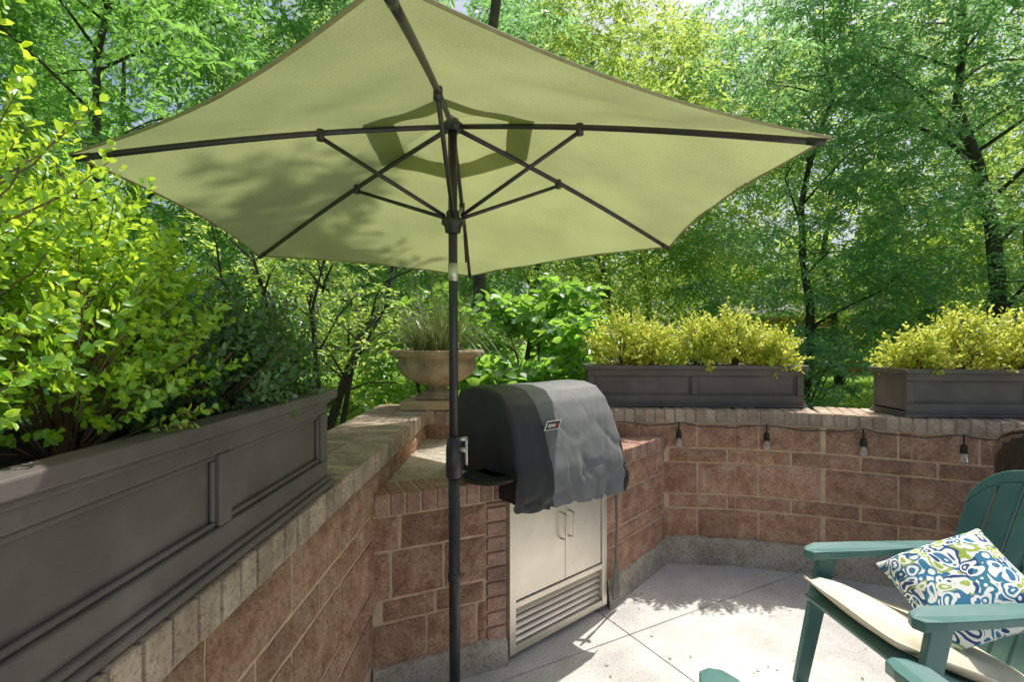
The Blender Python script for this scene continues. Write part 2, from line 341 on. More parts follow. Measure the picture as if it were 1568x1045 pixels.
# understory behind the wall
def bush(name,loc,R,H,mat,seed,ncl=120,ntw=7,nlf=10,twl=.35,L=.06,W=.028,stems=9,hexa=False,zlow=.2):
    rng=np.random.default_rng(seed); e=empty(name,loc); mb=MB(); C=[]
    for i in range(ncl):
        p=rdir(1,rng)[0]*rng.uniform(.2,1)**.5
        C.append((p[0]*R*(1+.25*math.sin(3*math.atan2(p[1],p[0])+seed)),p[1]*R,zlow+(H-zlow)*(.5+.5*p[2])))
    C=np.array(C)
    for q in C[:stems]:
        q=Vector(q); m=Vector((q.x*.35,q.y*.35,q.z*.6))+Vector(rng.normal(0,.06,3))
        mb.tube([(rng.normal(0,.06),rng.normal(0,.06),0),m*.5,m,m.lerp(q,.5),q],[.022,.018,.014,.01,.004],6)
    obj('stems',mb,M['bark'],e,smooth=True)
    leaf_mesh('leaves',*sprays(C,rng,ntw,nlf,twl,.3,L,W),mat,e,hex_=hexa)
    return e
bush('understory_shrub',(-4.6,5.6,-.1),1.5,2.9,M['leafdeep'],1,150,L=.08,W=.04)
bush('understory_shrub',(-2.9,6.9,-.1),1.4,2.0,M['leafbright'],2,90,L=.08,W=.04)
bush('understory_shrub',(-1.0,7.6,-.1),1.4,2.0,M['leafbright'],3,90,L=.08,W=.04)
bush('understory_shrub',(-2.3,3.3,-.1),.9,1.75,M['leafdeep'],4,110,L=.06,W=.03)
bush('broadleaf_shrub',(.25,4.75,-.1),.8,2.35,M['leafbroad'],5,95,ntw=5,nlf=7,twl=.3,L=.12,W=.075,hexa=True,zlow=.5)
bush('broadleaf_shrub',(-.75,5.3,-.1),.7,2.2,M['leafbroad'],6,60,ntw=5,nlf=7,twl=.3,L=.11,W=.07,hexa=True,zlow=.5)
bush('understory_shrub',(1.6,8.5,-.1),1.5,2.2,M['leafblue'],8,110,L=.09,W=.045)
bush('understory_shrub',(4.0,11.5,-.1),1.7,1.9,M['leafblue'],9,110,L=.1,W=.05)
bush('understory_shrub',(5.4,9.6,-.1),1.3,1.9,M['leafblue'],13,80,L=.09,W=.045)
bush('understory_shrub',(9.8,9.8,-.1),1.8,2.2,M['leafblue'],10,140,L=.1,W=.05)
def crape(loc):
    rng=np.random.default_rng(21); e=empty('crape_myrtle_tree',loc); mb=MB(); C=[]
    for i in range(8):
        a=i*.785+rng.uniform(-.3,.3); r=rng.uniform(.5,1.1); h=rng.uniform(1.7,2.8)
        p=[Vector((.05*math.cos(a),.05*math.sin(a),0))]
        for t in (.25,.5,.75,1): p.append(Vector((r*t**1.2*math.cos(a+t*.4),r*t**1.2*math.sin(a+t*.4),h*t**.8))+Vector(rng.normal(0,.04,3)))
        mb.tube(p,[.032,.027,.021,.014,.006],7)
        for j in range(7):
            s=p[2].lerp(p[4],rng.uniform(0,1)); q=s+Vector((rng.normal(0,.4),rng.normal(0,.4),rng.uniform(-.05,.45)))
            mb.tube([s,s.lerp(q,.5)+Vector((0,0,.05)),q],[.011,.008,.003],5); C.append(q); C.append(s.lerp(q,.6))
    obj('stems',mb,M['bark'],e,smooth=True)
    leaf_mesh('leaves',*sprays(np.array(C),rng,4,9,.28,.3,.055,.028),M['leafbright'],e,hex_=True)
crape((-1.75,4.5,-.1))

# ------------------------------------------------------------------ ground
mb=MB(); mb.add([(-150,-100,-.12),(150,-100,-.12),(150,250,-.12),(-150,250,-.12)],[(0,1,2,3)]); obj('lawn_ground',mb,M['grass'])
def tufts():
    rng=np.random.default_rng(3); n=26000
    y=rng.uniform(10,22,n); x=rng.uniform(-.3,1.1,n)*y
    P=np.stack([x,y,np.full(n,-.12)],1); D=np.stack([rng.normal(0,.35,n),rng.normal(0,.35,n),np.ones(n)],1)
    return P,D,rdir(n,rng),rng.uniform(.05,.14,n),np.full(n,.025)
leaf_mesh('lawn_grass',*tufts(),M['leafbright'])
mb=MB(); mb.add([(-.7,-5,-.02),(6,-5,-.02),(6,4.3,-.02),(-.7,4.3,-.02)],[(0,1,2,3)]); obj('patio_joint_bed',mb,M['dark'])
mb=MB()
R=Matrix.Translation((.62,2.7,0))@Matrix.Rotation(math.radians(29),4,'Z')
for i in range(-5,5):
    for j in range(-6,5):
        a=R@Vector((i*1.5+.75,j*1.5+.75,0))
        if -1.4<a.x<6.2 and -5<a.y<4.2: mb.box((i*1.5+.0025,j*1.5+.0025,-.1),((i+1)*1.5-.0025,(j+1)*1.5-.0025,0),R)
obj('concrete_patio',mb,M['patio'],bevel=.004)
def litter():
    rg=np.random.default_rng(55); P=[]
    for i in range(110): P.append((rg.uniform(.2,3.2),rg.uniform(.8,3.5),.004))
    for i in range(45): P.append((-.6-rg.uniform(0,.35),rg.uniform(1.75,3.5),1.078))
    for i in range(40): P.append((rg.uniform(-.5,0),rg.uniform(2.7,3.4),.888))
    P=np.array(P); n=len(P); D=rdir(n,rg,-.05,.12); Nn=np.tile([0,0,1.],(n,1))+rg.normal(0,.2,(n,3))
    return P,D,Nn,rg.uniform(.012,.03,n),rg.uniform(.006,.011,n)
M['litter']=std('dry_leaf',[(.3,(.2,.15,.08)),(.7,(.36,.29,.15))],scale=3,island=.4,bump=0)
leaf_mesh('leaf_litter',*litter(),M['litter'])

# ------------------------------------------------------------------ walls
def seg_frame(a,b):
    a=Vector((a[0],a[1],0)); b=Vector((b[0],b[1],0)); u=(b-a).normalized(); n=Vector((u.y,-u.x,0))
    return a,u,n,(b-a).length
def rough_block(mb,a,u,n,s0,s1,z0,z1,rng,cell=.026,amp=.012):
    nx=max(2,int((s1-s0)/cell)); nz=max(2,int((z1-z0)/cell)); vs=[]
    base=rng.uniform(-.001,.004)
    for j in range(nz+1):
        for i in range(nx+1):
            edge=(i in(0,nx)) or (j in (0,nz))
            d=(.0 if edge else .005+rng.uniform(0,amp))+base
            ii=i+(0 if i in(0,nx) else rng.uniform(-.3,.3)); jj=j+(0 if j in (0,nz) else rng.uniform(-.3,.3))
            off=rng.uniform(-.002,.002) if edge else 0
            vs.append(a+u*(s0+(s1-s0)*ii/nx+off)+n*d+Vector((0,0,z0+(z1-z0)*jj/nz+off)))
    fs=[(j*(nx+1)+i,j*(nx+1)+i+1,(j+1)*(nx+1)+i+1,(j+1)*(nx+1)+i) for j in range(nz) for i in range(nx)]
    per=[i for i in range(nx+1)]+[j*(nx+1)+nx for j in range(1,nz+1)]+[nz*(nx+1)+i for i in range(nx-1,-1,-1)]+[j*(nx+1) for j in range(nz-1,0,-1)]
    o=len(vs); 
    for p in per: vs.append(vs[p]-n*.03)
    k=len(per); fs+=[(per[i],o+i,o+(i+1)%k,per[(i+1)%k]) for i in range(k)]
    mb.add(vs,fs)
def face_blocks(mb,a,b,rows,rng,bl=.40,j=.014,start=0.0):
    a,u,n,L=seg_frame(a,b)
    for ri,(z0,z1) in enumerate(rows):
        s=-((ri*.2+start)%bl)
        while s<L:
            s0=max(s+j/2,0.003); s1=min(s+bl-j/2,L-.003)
            if s1-s0>.03: rough_block(mb,a,u,n,s0,s1,z0+j/2,z1-j/2,rng)
            s+=bl
def core(mb,a,b,z0,z1,th,inset=.003):
    a,u,n,L=seg_frame(a,b); m=Matrix(((u.x,n.x,0,a.x),(u.y,n.y,0,a.y),(0,0,1,0),(0,0,0,1)))
    mb.box((0,-th,z0),(L,-inset,z1),m)
def cap_bricks(mb,a,b,z0,z1,depths,rng,over=.018,w=.062,j=.011):
    a,u,n,L=seg_frame(a,b); m=Matrix(((u.x,n.x,0,a.x),(u.y,n.y,0,a.y),(0,0,1,0),(0,0,0,1)))
    k=max(1,round(L/(w+j))); st=L/k
    d0=over
    for d in depths:
        for i in range(k):
            e=rng.uniform(-.003,.003,3)
            mb.box((i*st+j/2,d0-d+j/2,z0+j*.6+e[0]*.3),((i+1)*st-j/2,d0+e[1],z1+e[2]*.6),m)
        d0-=d
rows=[(.17,.38),(.38,.48),(.48,.70),(.70,.80),(.80,.975)]
WT=1.07
wallpts=[(-.6,-2.6),(-.6,3.5),(1.07,3.6),(1.55,3.55),(2.05,3.40),(2.5,3.20),(2.95,3.0),(3.5,2.75),(4.2,2.4),(5.1,1.8)]
rng=np.random.default_rng(31)
wall=empty('garden_wall')
bl=MB(); co=MB(); cp=MB(); mo=MB(); ft=MB()
TH=.40; acc=0
for i in range(len(wallpts)-1):
    a,b=wallpts[i],wallpts[i+1]
    face_blocks(bl,a,b,rows,rng,start=acc%.4); acc+=math.dist(a,b)
    core(co,a,b,-.12,.975,TH)
    core(mo,a,b,.976,WT-.006,TH-.004,-.008)
    cap_bricks(cp,a,b,.975,WT,(.205,.205),rng)
    if i>=2:
        A,u,n,L=seg_frame(a,b); k=max(2,int(L/.06)); vs=[]
        for q in range(k+1):
            for (d,z) in ((-.01,.19+rng.uniform(-.014,.014)),(.022,.172+rng.uniform(-.018,.018)),(.035+rng.uniform(-.008,.008),-.05)):
                vs.append(A+u*(L*q/k)+n*d+Vector((0,0,z)))
        ft.add(vs,[(q*3+r,q*3+r+1,q*3+r+4,q*3+r+3) for q in range(k) for r in range(2)])
co.box((-1.0,3.1,-.12),(-.61,3.91,.974)); mo.box((-.998,3.502,.976),(-.602,3.89,WT-.01)); 
for i in range(5):
    for jx in range(2): cp.box((-1.0+jx*.2+.005,3.505+i*.075,.98),(-.8+jx*.2-.005,3.505+i*.075+.064,WT))
obj('blocks',bl,M['block'],wall); obj('core',co,M['mortar'],wall); obj('cap_bricks',cp,M['brickwall_cap'],wall,bevel=.003,seg=1); obj('cap_mortar',mo,M['greymortar'],wall); obj('footing',ft,M['footing'],wall)

# grill station
ST=.885
P0=Vector((-.03,2.47,0)); U=Vector((.75,.665,0)).normalized(); NN=Vector((U.y,-U.x,0)); P1=P0+U*.76
F0=(-.6,2.2); F1=(P0.x,P0.y); E1=(P1.x,P1.y); E2=(1.06,3.59)
sta=empty('brick_grill_station')
bl=MB(); co=MB(); cp=MB(); mo=MB(); ft=MB(); top=MB()
srows=[(.12,.32),(.32,.42),(.42,.63),(.63,.785)]
A,u,n,L=seg_frame(F0,F1); q1=A+u*(L-.105)
face_blocks(bl,F0,(q1.x,q1.y),srows,rng,bl=.24)
m=Matrix(((u.x,n.x,0,A.x),(u.y,n.y,0,A.y),(0,0,1,0),(0,0,0,1)))
z=.12
while z<.78:
    cp.box((L-.1,-.08,z+.005),(L-.002,.012,min(z+.067,.785)-.003),m); z+=.0715
core(co,F0,F1,-.05,.785,.3)
face_blocks(bl,E1,E2,srows,rng,bl=.3); core(co,E1,E2,-.05,.785,.3)
mU=Matrix(((U.x,NN.x,0,P0.x),(U.y,NN.y,0,P0.y),(0,0,1,0),(0,0,0,1)))
co.box((0,-.5,-.05),(.76,-.03,.785),mU)
for a,b in ((F0,F1),(F1,E1),(E1,E2)):
    cap_bricks(cp,a,b,.785,ST,(.2,),rng); core(mo,a,b,.786,ST-.006,.19,-.008)
for a,b,h in ((F0,F1,.125),(E1,E2,.15)):
    A,u,n,L=seg_frame(a,b); k=max(2,int(L/.06)); vs=[]
    for q in range(k+1):
        for (d,z) in ((-.01,h+.015+rng.uniform(-.01,.01)),(.02,h+rng.uniform(-.015,.015)),(.04,-.05)):
            vs.append(A+u*(L*q/k)+n*d+Vector((0,0,z)))
    ft.add(vs,[(q*3+r,q*3+r+1,q*3+r+4,q*3+r+3) for q in range(k) for r in range(2)])
zt=ST-.004
top.add([(-.595,2.25,zt),(-.06,2.52,zt),(.5,3.03,zt),(1.0,3.55,zt),(-.595,3.49,zt)],[(0,1,2,3,4)])
obj('blocks',bl,M['block'],sta); obj('core',co,M['mortar'],sta); obj('edge_bricks',cp,M['brick'],sta,bevel=.003,seg=1); obj('edge_mortar',mo,M['mortar'],sta)
obj('footing',ft,M['footing'],sta); obj('counter_top',top,M['footing'],sta)

# stainless access doors
cab=empty('stainless_grill_cabinet'); cab.matrix_world=mU
st=MB(); dk=MB()
W=.745; x0=.008
st.box((x0,-.03,.03),(x0+.04,.022,.83)); st.box((x0+W-.04,-.03,.03),(x0+W,.022,.83))
st.box((x0+.04,-.03,.785),(x0+W-.04,.02,.83)); st.box((x0+.04,-.03,.03),(x0+W-.04,.02,.065)); st.box((x0+.04,-.03,.245),(x0+W-.04,.02,.275))
xm=x0+W/2+.03
st.box((x0+.045,-.02,.28),(xm-.0015,.012,.78)); st.box((xm+.0015,-.02,.28),(x0+W-.045,.012,.78))
for i in range(5):
    z=.078+i*.034
    mm=Matrix.Translation((0,-.004,z))@Matrix.Rotation(math.radians(-35),4,'X')
    st.box((x0+.045,-.012,0),(x0+W-.045,.012,.004),mm); st.box((x0+.045,-.02,z-.008),(x0+W-.045,.004,z-.004))
dk.box((x0+.04,-.06,.065),(x0+W-.04,-.03,.785))
obj('steel_panels',st,M['steel'],cab,bevel=.002); obj('dark_recess',dk,M['steeldark'],cab)
h=MB()
for xx in (xm-.03,xm+.03):
    h.tube([(xx,.01,.5),(xx,.04,.505),(xx,.045,.52),(xx,.045,.62),(xx,.04,.635),(xx,.01,.64)],.006,8)
obj('handles',h,M['steel'],cab,smooth=True)

# covered grill
gr=empty('covered_gas_grill'); gr.matrix_world=mU
prof=[(-.385,.90),(-.39,1.02),(-.39,1.15),(-.38,1.24),(-.345,1.295),(-.25,1.315),(-.12,1.315),(-.035,1.295),(.03,1.235),(.085,1.14),(.125,1.03),(.155,.93),(.168,.83),(.165,.735)]
def cover():
    mb=MB(); pts=[]
    for i in range(len(prof)-1):
        for k in range(5): 
            t=k/5; pts.append((prof[i][0]*(1-t)+prof[i+1][0]*t,prof[i][1]*(1-t)+prof[i+1][1]*t))
    pts.append(prof[-1]); ny=len(pts); nx=90; xL,xR=-.03,.74; vs=[]
    def P(i,j):
        t=i/nx; x=xL+(xR-xL)*t; y,z=pts[j]
        e=min(t,1-t); sh=max(0,(.035-e)/.035)
        cz=.95; yc=-.12
        f=1-.05*sh**2; y2=yc+(y-yc)*f; z2=cz+(z-cz)*f if z>cz else z
        low=max(0,(1.05-z)/.3)
        fold=math.sin(x*11+noise.noise(Vector((x*3,z*2,1)))*6)*.004*low
        nz=noise.noise(Vector((x*3,y*4,z*4)))*.005+noise.noise(Vector((x*11+5,y*11,z*12)))*.0025
        q1=Vector((x*3.2+z*2.5,y*2,z*3.0-x*2.5)); q2=Vector((x*5-z*4+7,y*3,z*4+x*3)); q3=Vector((x*7+z*9+3,y*5,z*3-x*6))
        flat=min(1,max(.2,(1.26-z)/.22))
        rid=(-(max(0,1-abs(noise.noise(q1))*8))**1.5*.012*(.5+low)-(max(0,1-abs(noise.noise(q2))*9))**1.5*.008*(.5+low)-(max(0,1-abs(noise.noise(q3))*9))**1.5*.005*(.4+low))*flat
        d=Vector((0,y2-yc,z2-1.0)).normalized()
        p=Vector((x,y2,z2))+d*(nz+rid+fold if y>-.3 or z>1.2 else nz*.5)
        p.x+= (-1 if t<.5 else 1)*(0.02*low+.015*max(0,1.3-z2))*(abs(t-.5)*2)**6
        if j>=ny-3 : p.z+=math.sin(x*6+1)*.006-.03*t+.015
        return p
    for j in range(ny):
        for i in range(nx+1): vs.append(P(i,j))
    fs=[(j*(nx+1)+i,j*(nx+1)+i+1,(j+1)*(nx+1)+i+1,(j+1)*(nx+1)+i) for j in range(ny-1) for i in range(nx)]
    mb.add(vs,fs)
    for side,i0,s in ((0,0,-1),(1,nx,1)):
        rings=8; ring=[P(i0,j) for j in range(ny)]; vs=[]
        for r in range(rings+1):
            t=r/rings
            for j,p in enumerate(ring):
                tgt=Vector((p.x,p.y,.80+.08*(1 if p.y<0 else 0)))
                q=p.lerp(tgt,t)
                bul=math.sin(math.pi*min(1,t*1.2))*.5*.02+noise.noise(Vector((q.y*9,q.z*9,side*5)))*.014*min(1,t*3)+t*.015
                q=Vector((q.x+s*bul,q.y,q.z)); vs.append(q)
        fs=[(r*ny+j,r*ny+j+1,(r+1)*ny+j+1,(r+1)*ny+j) for r in range(rings) for j in range(ny-1)]
        mb.mi=1
        mb.add(vs,fs)
    return mb
cv=cover()
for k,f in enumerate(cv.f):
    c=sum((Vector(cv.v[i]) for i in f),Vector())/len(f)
    if cv.m[k]==0 and (c.x<.17 or c.x>.725): cv.m[k]=1  # left strip of the front coloured dark as umbrella shade; right edge plain black
obj('cover',cv,[M['cover'],M['coverblackshade']],gr,smooth=True)
b=MB(); b.box((.03,-.33,ST),(.68,.06,1.0)); b.box((.03,.02,.82),(.68,.10,.98)); obj('grill_body',b,M['black'],gr,bevel=.01)
b=MB(); b.lathe([(0,.925),(.13,.925),(.14,.932),(.13,.94),(0,.94)],(-.10,.0,-.02),n=28); b.box((-.1,-.1,.895),(.04,.05,.92)); obj('black_disc',b,M['black'],gr,smooth=False)  # flat black disc on a small block, left of the grill
b=MB(); mm=Matrix.Translation((.215,.104,1.135))@Matrix.Rotation(math.radians(-24),4,'X')
b.box((-.045,0,-.022),(.045,.006,.022),mm); b.mi=1
b.box((-.052,.003,-.027),(.052,.005,.027),mm)
b.mi=2
for k in range(5): b.box((-.036+k*.014,.0062,-.01+(0 if k%2 else .002)),(-.027+k*.014,.0075,.010),mm)
obj('badge',b,[M['black'],M['white'],M['white']],gr)
b=MB(); b.box((.012,.008,-.008),(.03,.0085,.012),mm); obj('badge_flag',b,M['red'],gr)
tl=MB()
def T(du,z,dn=0): 
    p=P1+U*(.035+du)+NN*(.055+dn); return (p.x,p.y,z)
tl.tube([T(0,.80),T(.0,.70),T(.004,.5),T(0,.28)],[.008,.010,.006,.006],8)
tl.tube([T(0,.80),T(-.01,.83),T(0,.85),T(.012,.83),T(0,.80)],.004,6)
tl.beam(T(0,.28),T(.0,.12),.03,.008,up=NN,w2=.065); tl.beam(T(0,.12),T(.0,.06),.065,.008,up=NN,w2=.055)
tl.tube([T(.03,.86,-.05),T(.03,.78,0),T(.02,.77,.02)],.012,8)
obj('barbecue_spatula',tl,M['steeldark'],smooth=False,bevel=.001)

# ------------------------------------------------------------------ planters
def planter(name,loc,rot,L,D,H,npan,th=.0):
    e=empty(name,loc,rot); b=MB()
    t=.02
    b.box((0,t,.04),(L,t*2,H-.02)); b.box((0,D-2*t,.04),(L,D-t,H-.02))
    b.box((0,2*t,.04),(t,D-2*t,H-.02)); b.box((L-t,2*t,.04),(L,D-2*t,H-.02))
    for ys,ye in ((0,t-.001),(D-t+.001,D)):
        z0,z1=.05,H-.045; sw=.045
        b.box((-.004,ys,z0-.02),(L+.004,ye,z0+.035)); b.box((-.004,ys,z1-.03),(L+.004,ye,z1+.015))
        for i in range(npan+1):
            xc=i*L/npan; a0=max(-.004,xc-(sw/2 if 0<i<npan else sw)); a1=min(L+.004,xc+(sw/2 if 0<i<npan else sw))
            b.box((a0,ys,z0+.036),(a1,ye,z1-.031))
        for i in range(npan):
            xa=i*L/npan+(sw if i==0 else sw/2)+.001; xb=(i+1)*L/npan-(sw if i==npan-1 else sw/2)-.001; za=z0+.036; zb=z1-.031; w=.012
            y0,y1=(ys+.009,ye) if ys==0 else (ys,ye-.009)
            b.box((xa,y0,za),(xb,y1,za+w)); b.box((xa,y0,zb-w),(xb,y1,zb)); b.box((xa,y0,za+w+.0005),(xa+w,y1,zb-w-.0005)); b.box((xb-w,y0,za+w+.0005),(xb,y1,zb-w-.0005))
    b.box((-.02,-.018,.0),(L+.02,D+.018,.018)); b.box((-.012,-.01,.0185),(L+.012,D+.01,.032))
    r0=H-.028
    b.box((-.012,-.01,r0-.014),(L+.012,.03,r0-.001)); b.box((-.012,D-.03,r0-.014),(L+.012,D+.01,r0-.001))
    b.box((-.028,-.025,r0),(L+.028,.035,H)); b.box((-.028,D-.035,r0),(L+.028,D+.025,H)); b.box((-.028,.0352,r0),(.035,D-.0352,H)); b.box((L-.035,.0352,r0),(L+.028,D-.0352,H))
    obj('box',b,M['planter'],e,bevel=.004)
    s=MB(); nx,ny=30,8; rg=np.random.default_rng(len(name)+int(L*100))
    s.add([(.02+(L-.04)*i/nx,.03+(D-.06)*j/ny,H-.055+rg.uniform(-.012,.012)) for j in range(ny+1) for i in range(nx+1)],
          [(j*(nx+1)+i,j*(nx+1)+i+1,(j+1)*(nx+1)+i+1,(j+1)*(nx+1)+i) for j in range(ny) for i in range(nx)])
    obj('mulch',s,M['soil'],e)
    return e
zp=WT+.004
planter('rectangular_planter',(-.61,.50,zp),math.radians(90),1.19,.34,.315,2)
planter('rectangular_planter',(.56,3.74,zp),math.radians(-3.5),1.52,.32,.30,2)
planter('rectangular_planter',(2.47,3.20,zp),math.radians(-3),1.5,.32,.30,2)

def shrub(name,base,R,H,mat,seed,nst=9,ntw=90,nlf=16,L=.03,W=.017,twl=.14,stemr=.008,lowfrac=.25,xyz=(1,1)):
    rng=np.random.default_rng(seed); e=empty(name,base); mb=MB()
    for i in range(nst):
        a=rng.uniform(0,6.28); r=R*.55*rng.uniform(.3,1); p2=Vector((r*math.cos(a),r*math.sin(a),H*rng.uniform(.45,.8)))
        mb.tube([(rng.normal(0,.012),rng.normal(0,.012),-.03),Vector((p2.x*.35,p2.y*.35,p2.z*.5)),p2],[stemr,stemr*.75,stemr*.4],6)
    d=rdir(ntw,rng,-.75,1); rad=rng.uniform(.35,1.0,ntw)**.5*rng.choice([.78,1.,1.2],ntw)
    base_=np.stack([d[:,0]*R*rad*.82*xyz[0],d[:,1]*R*rad*.82*xyz[1],H*lowfrac+(H*(1-lowfrac))*(.5+.5*d[:,2]*rad)-twl*.5],1)
    dr=norm(d*.8+np.array([0,0,.75])+rng.normal(0,.3,d.shape))
    for i in range(0,ntw,3):
        q=Vector(base_[i]); q2=q+Vector(dr[i])*twl*.9; c=Vector((q.x*.4,q.y*.4,max(.02,q.z-.10)))
        mb.tube([c,q,q2],[stemr*.3,stemr*.2,stemr*.1],4,cap=False)
    t=np.tile(np.linspace(.0,1,nlf),ntw); ln=np.repeat(twl*rng.uniform(.6,1.25,ntw),nlf)
    P=np.repeat(base_,nlf,0)+np.repeat(dr,nlf,0)*(t*ln)[:,None]+rng.normal(0,.004,(ntw*nlf,3))
    side=rdir(len(P),rng); side=norm(side-np.repeat(dr,nlf,0)*np.sum(side*np.repeat(dr,nlf,0),1,keepdims=True))
    D=norm(np.repeat(dr,nlf,0)*(.35+.6*t[:,None])+side*.8)
    Nn=np.repeat(dr,nlf,0)+rng.normal(0,.3,P.shape)
    k=len(P); sz=(1-.25*t)
    obj('stems',mb,M['stem'],e,smooth=True)
    leaf_mesh('leaves',P,D,Nn,L*sz*rng.uniform(.75,1.2,k),W*sz*rng.uniform(.75,1.2,k),mat,e,hex_=True)
zs=zp+.26
shrub('boxwood_shrub',(-.86,.66,zs),.26,.66,M['leafshrub'],1,ntw=520,nlf=17,L=.020,W=.0135,twl=.095,lowfrac=.08,nst=5)
shrub('boxwood_shrub',(-.82,.94,zs),.24,.50,M['leafshrub'],2,ntw=460,nlf=17,L=.020,W=.0135,twl=.095,lowfrac=.08,nst=5)
shrub('boxwood_shrub',(-.80,1.25,zs),.21,.34,M['leafshaded'],3,ntw=280,nlf=16,L=.022,W=.014,twl=.11,lowfrac=.05)
shrub('boxwood_shrub',(-.80,1.50,zs),.22,.32,M['leafshaded'],4,ntw=280,nlf=16,L=.022,W=.014,twl=.11,lowfrac=.05)
for i,(x,y,h,r) in enumerate([(.82,3.86,.43,.21),(1.04,3.85,.36,.15),(1.38,3.83,.41,.16),(1.66,3.81,.45,.2),(1.92,3.79,.30,.15)]):
    shrub('golden_shrub',(x,y,zs-.01),r,h,M['leafgold'],10+i,ntw=150,nlf=12,L=.038,W=.021,twl=.125,lowfrac=.10,nst=6)
for i,(x,y,h,r) in enumerate([(2.64,3.34,.28,.16),(2.96,3.33,.43,.21),(3.31,3.31,.35,.17),(3.66,3.29,.44,.22)]):
    shrub('golden_shrub',(x,y,zs-.01),r,h,M['leafgold'],20+i,ntw=150,nlf=12,L=.038,W=.021,twl=.125,lowfrac=.10,nst=6)

# ------------------------------------------------------------------ urn
ux,uy=-.54,3.70
b=MB(); b.box((ux-.23,uy-.2,WT+.002),(ux+.23,uy+.2,WT+.065)); obj('stone_slab',b,M['slab'],bevel=.008)
urn=empty('garden_urn',(ux,uy,WT+.066)); b=MB()
b.box((-.13,-.13,0),(.13,.13,.03))
b.lathe([(.12,.03),(.125,.04),(.115,.05),(.08,.06),(.068,.075),(.075,.088),(.1,.092),(.1,.1),(.14,.112),(.2,.14),(.25,.18),(.28,.23),(.285,.26),(.275,.285),(.28,.292),(.30,.30),(.33,.315),(.34,.33),(.338,.345),(.32,.35),(.29,.345),(.28,.31),(.26,.28)],n=64,mod=lambda a,z:1+(.025*abs(math.sin(a*9)) if .1<z<.2 else 0))
obj('bowl',b,M['urn'],urn,smooth=True)
b=MB(); b.lathe([(.27,.30),(0.001,.31)],n=24); obj('soil',b,M['soil'],urn)
def blades():
    rg=np.random.default_rng(9); b=MB()
    for i in range(950):
        a=rg.uniform(0,6.283); r=rg.uniform(0,.22); L=rg.uniform(.3,.82); out=rg.uniform(.05,1.1); w=rg.uniform(.0016,.0034)
        d=Vector((math.cos(a),math.sin(a),0)); s=Vector((-d.y,d.x,0)); p=d*r+Vector((0,0,.31)); vs=[]
        for k in range(7):
            t=k/6; q=p+d*out*L*t**1.3+Vector((0,0,L*(t-.95*out*t**2.2))); ww=w*(1-t*.85); vs+=[q-s*ww,q+s*ww]
        b.add(vs,[(2*k,2*k+1,2*k+3,2*k+2) for k in range(6)])
    return b
obj('ornamental_grass',blades(),M['strapgrass'],urn)

# ------------------------------------------------------------------ umbrella
um=empty('patio_umbrella')
base=Vector((-.236,2.12,0)); hub=Vector((-.25,2.15,2.455)); run=Vector((-.245,2.145,2.06))
tips=[Vector((-.205,.83,2.125)),Vector((.935,1.50,2.135)),Vector((.865,2.80,2.055)),Vector((-.285,3.48,1.98)),Vector((-1.41,2.84,2.01)),Vector((-1.345,1.55,2.105))]
SAG=.056
def ribp(i,s,up=0):
    t=tips[i%6]; p=hub.lerp(t,s); p.z+=.018*math.sin(math.pi*s)+up; return p
cn=MB()
def gore(s0,s1,ns,nt,raise_,sag):
    for i in range(6):
        vs=[]
        for a in range(ns+1):
            s=s0+(s1-s0)*a/ns
            for c in range(nt+1):
                t=c/nt; k=4*t*(1-t); se=s*(1-sag*k*s)
                p=ribp(i,se).lerp(ribp(i+1,se),t)
                p.z+=raise_-.022*k*s+.004*math.sin(s*16+i*2+t*5)*k+.008*noise.noise(Vector((p.x*5,p.y*5,i)))*k*2
                vs.append(p)
        cn.add(vs,[(a*(nt+1)+c,a*(nt+1)+c+1,(a+1)*(nt+1)+c+1,(a+1)*(nt+1)+c) for a in range(ns) for c in range(nt)])
gore(.20,1.0,26,18,.014,SAG)
gore(.02,.29,6,8,.040,.03)
obj('canopy',cn,M['canopy'],um,smooth=True)
hm=MB()
for i in range(6):
    pts=[]
    for c in range(19):
        t=c/18; k=4*t*(1-t); se=1-SAG*k; p=ribp(i,se).lerp(ribp(i+1,se),t); p.z+=.012-.020*k; pts.append(p)
    hm.tube(pts,.0045,6)
obj('hem',hm,M['hem'],um,smooth=True)
rb=MB()
for i in range(6):
    rb.tube([ribp(i,s,-.004) for s in np.linspace(.015,.985,12)],.0105,8)
    j=ribp(i,.42,-.02); d=(tips[i]-hub); d.z=0; d.normalize()
    rb.tube([run+d*.04+Vector((0,0,.01)),j],.0085,8)
    rb.tube([j+Vector((0,0,-.012)),j+Vector((0,0,.028))],.015,8)
    rb.tube([ribp(i,.955,-.004),ribp(i,.99,-.004)],.012,8)
obj('ribs',rb,M['pole'],um,smooth=True)
pl=MB()
def pp(z): return base.lerp(hub,z/hub.z)
pl.tube([pp(.0),pp(.98)],.023,18); pl.tube([pp(.981),pp(2.5)],.019,18)
pl.tube([pp(.55),pp(.555),pp(.585),pp(.59)],[.023,.027,.027,.023],18)
pl.tube([pp(.98),pp(.985),pp(1.10),pp(1.14),pp(1.15)],[.026,.033,.033,.028,.02],18)
for z0,prof2 in ((2.0,[(.02,0),(.032,.005),(.036,.03),(.048,.04),(.048,.06),(.03,.065),(.028,.09),(.02,.1)]),(2.43,[(.02,0),(.045,.005),(.045,.03),(.03,.04),(.012,.09),(0.001,.1)])):
    pl.lathe(prof2,pp(z0),n=20)
pl.tube([pp(2.5),pp(2.56)],[.012,.006],8)
pl.lathe([(.055,.001),(.055,.008),(.03,.012),(.024,.03)],base,n=24)
pl.box((-.03,.0,1.0),(.03,.16,1.03),Matrix.Translation((pp(1).x,pp(1).y,0)))
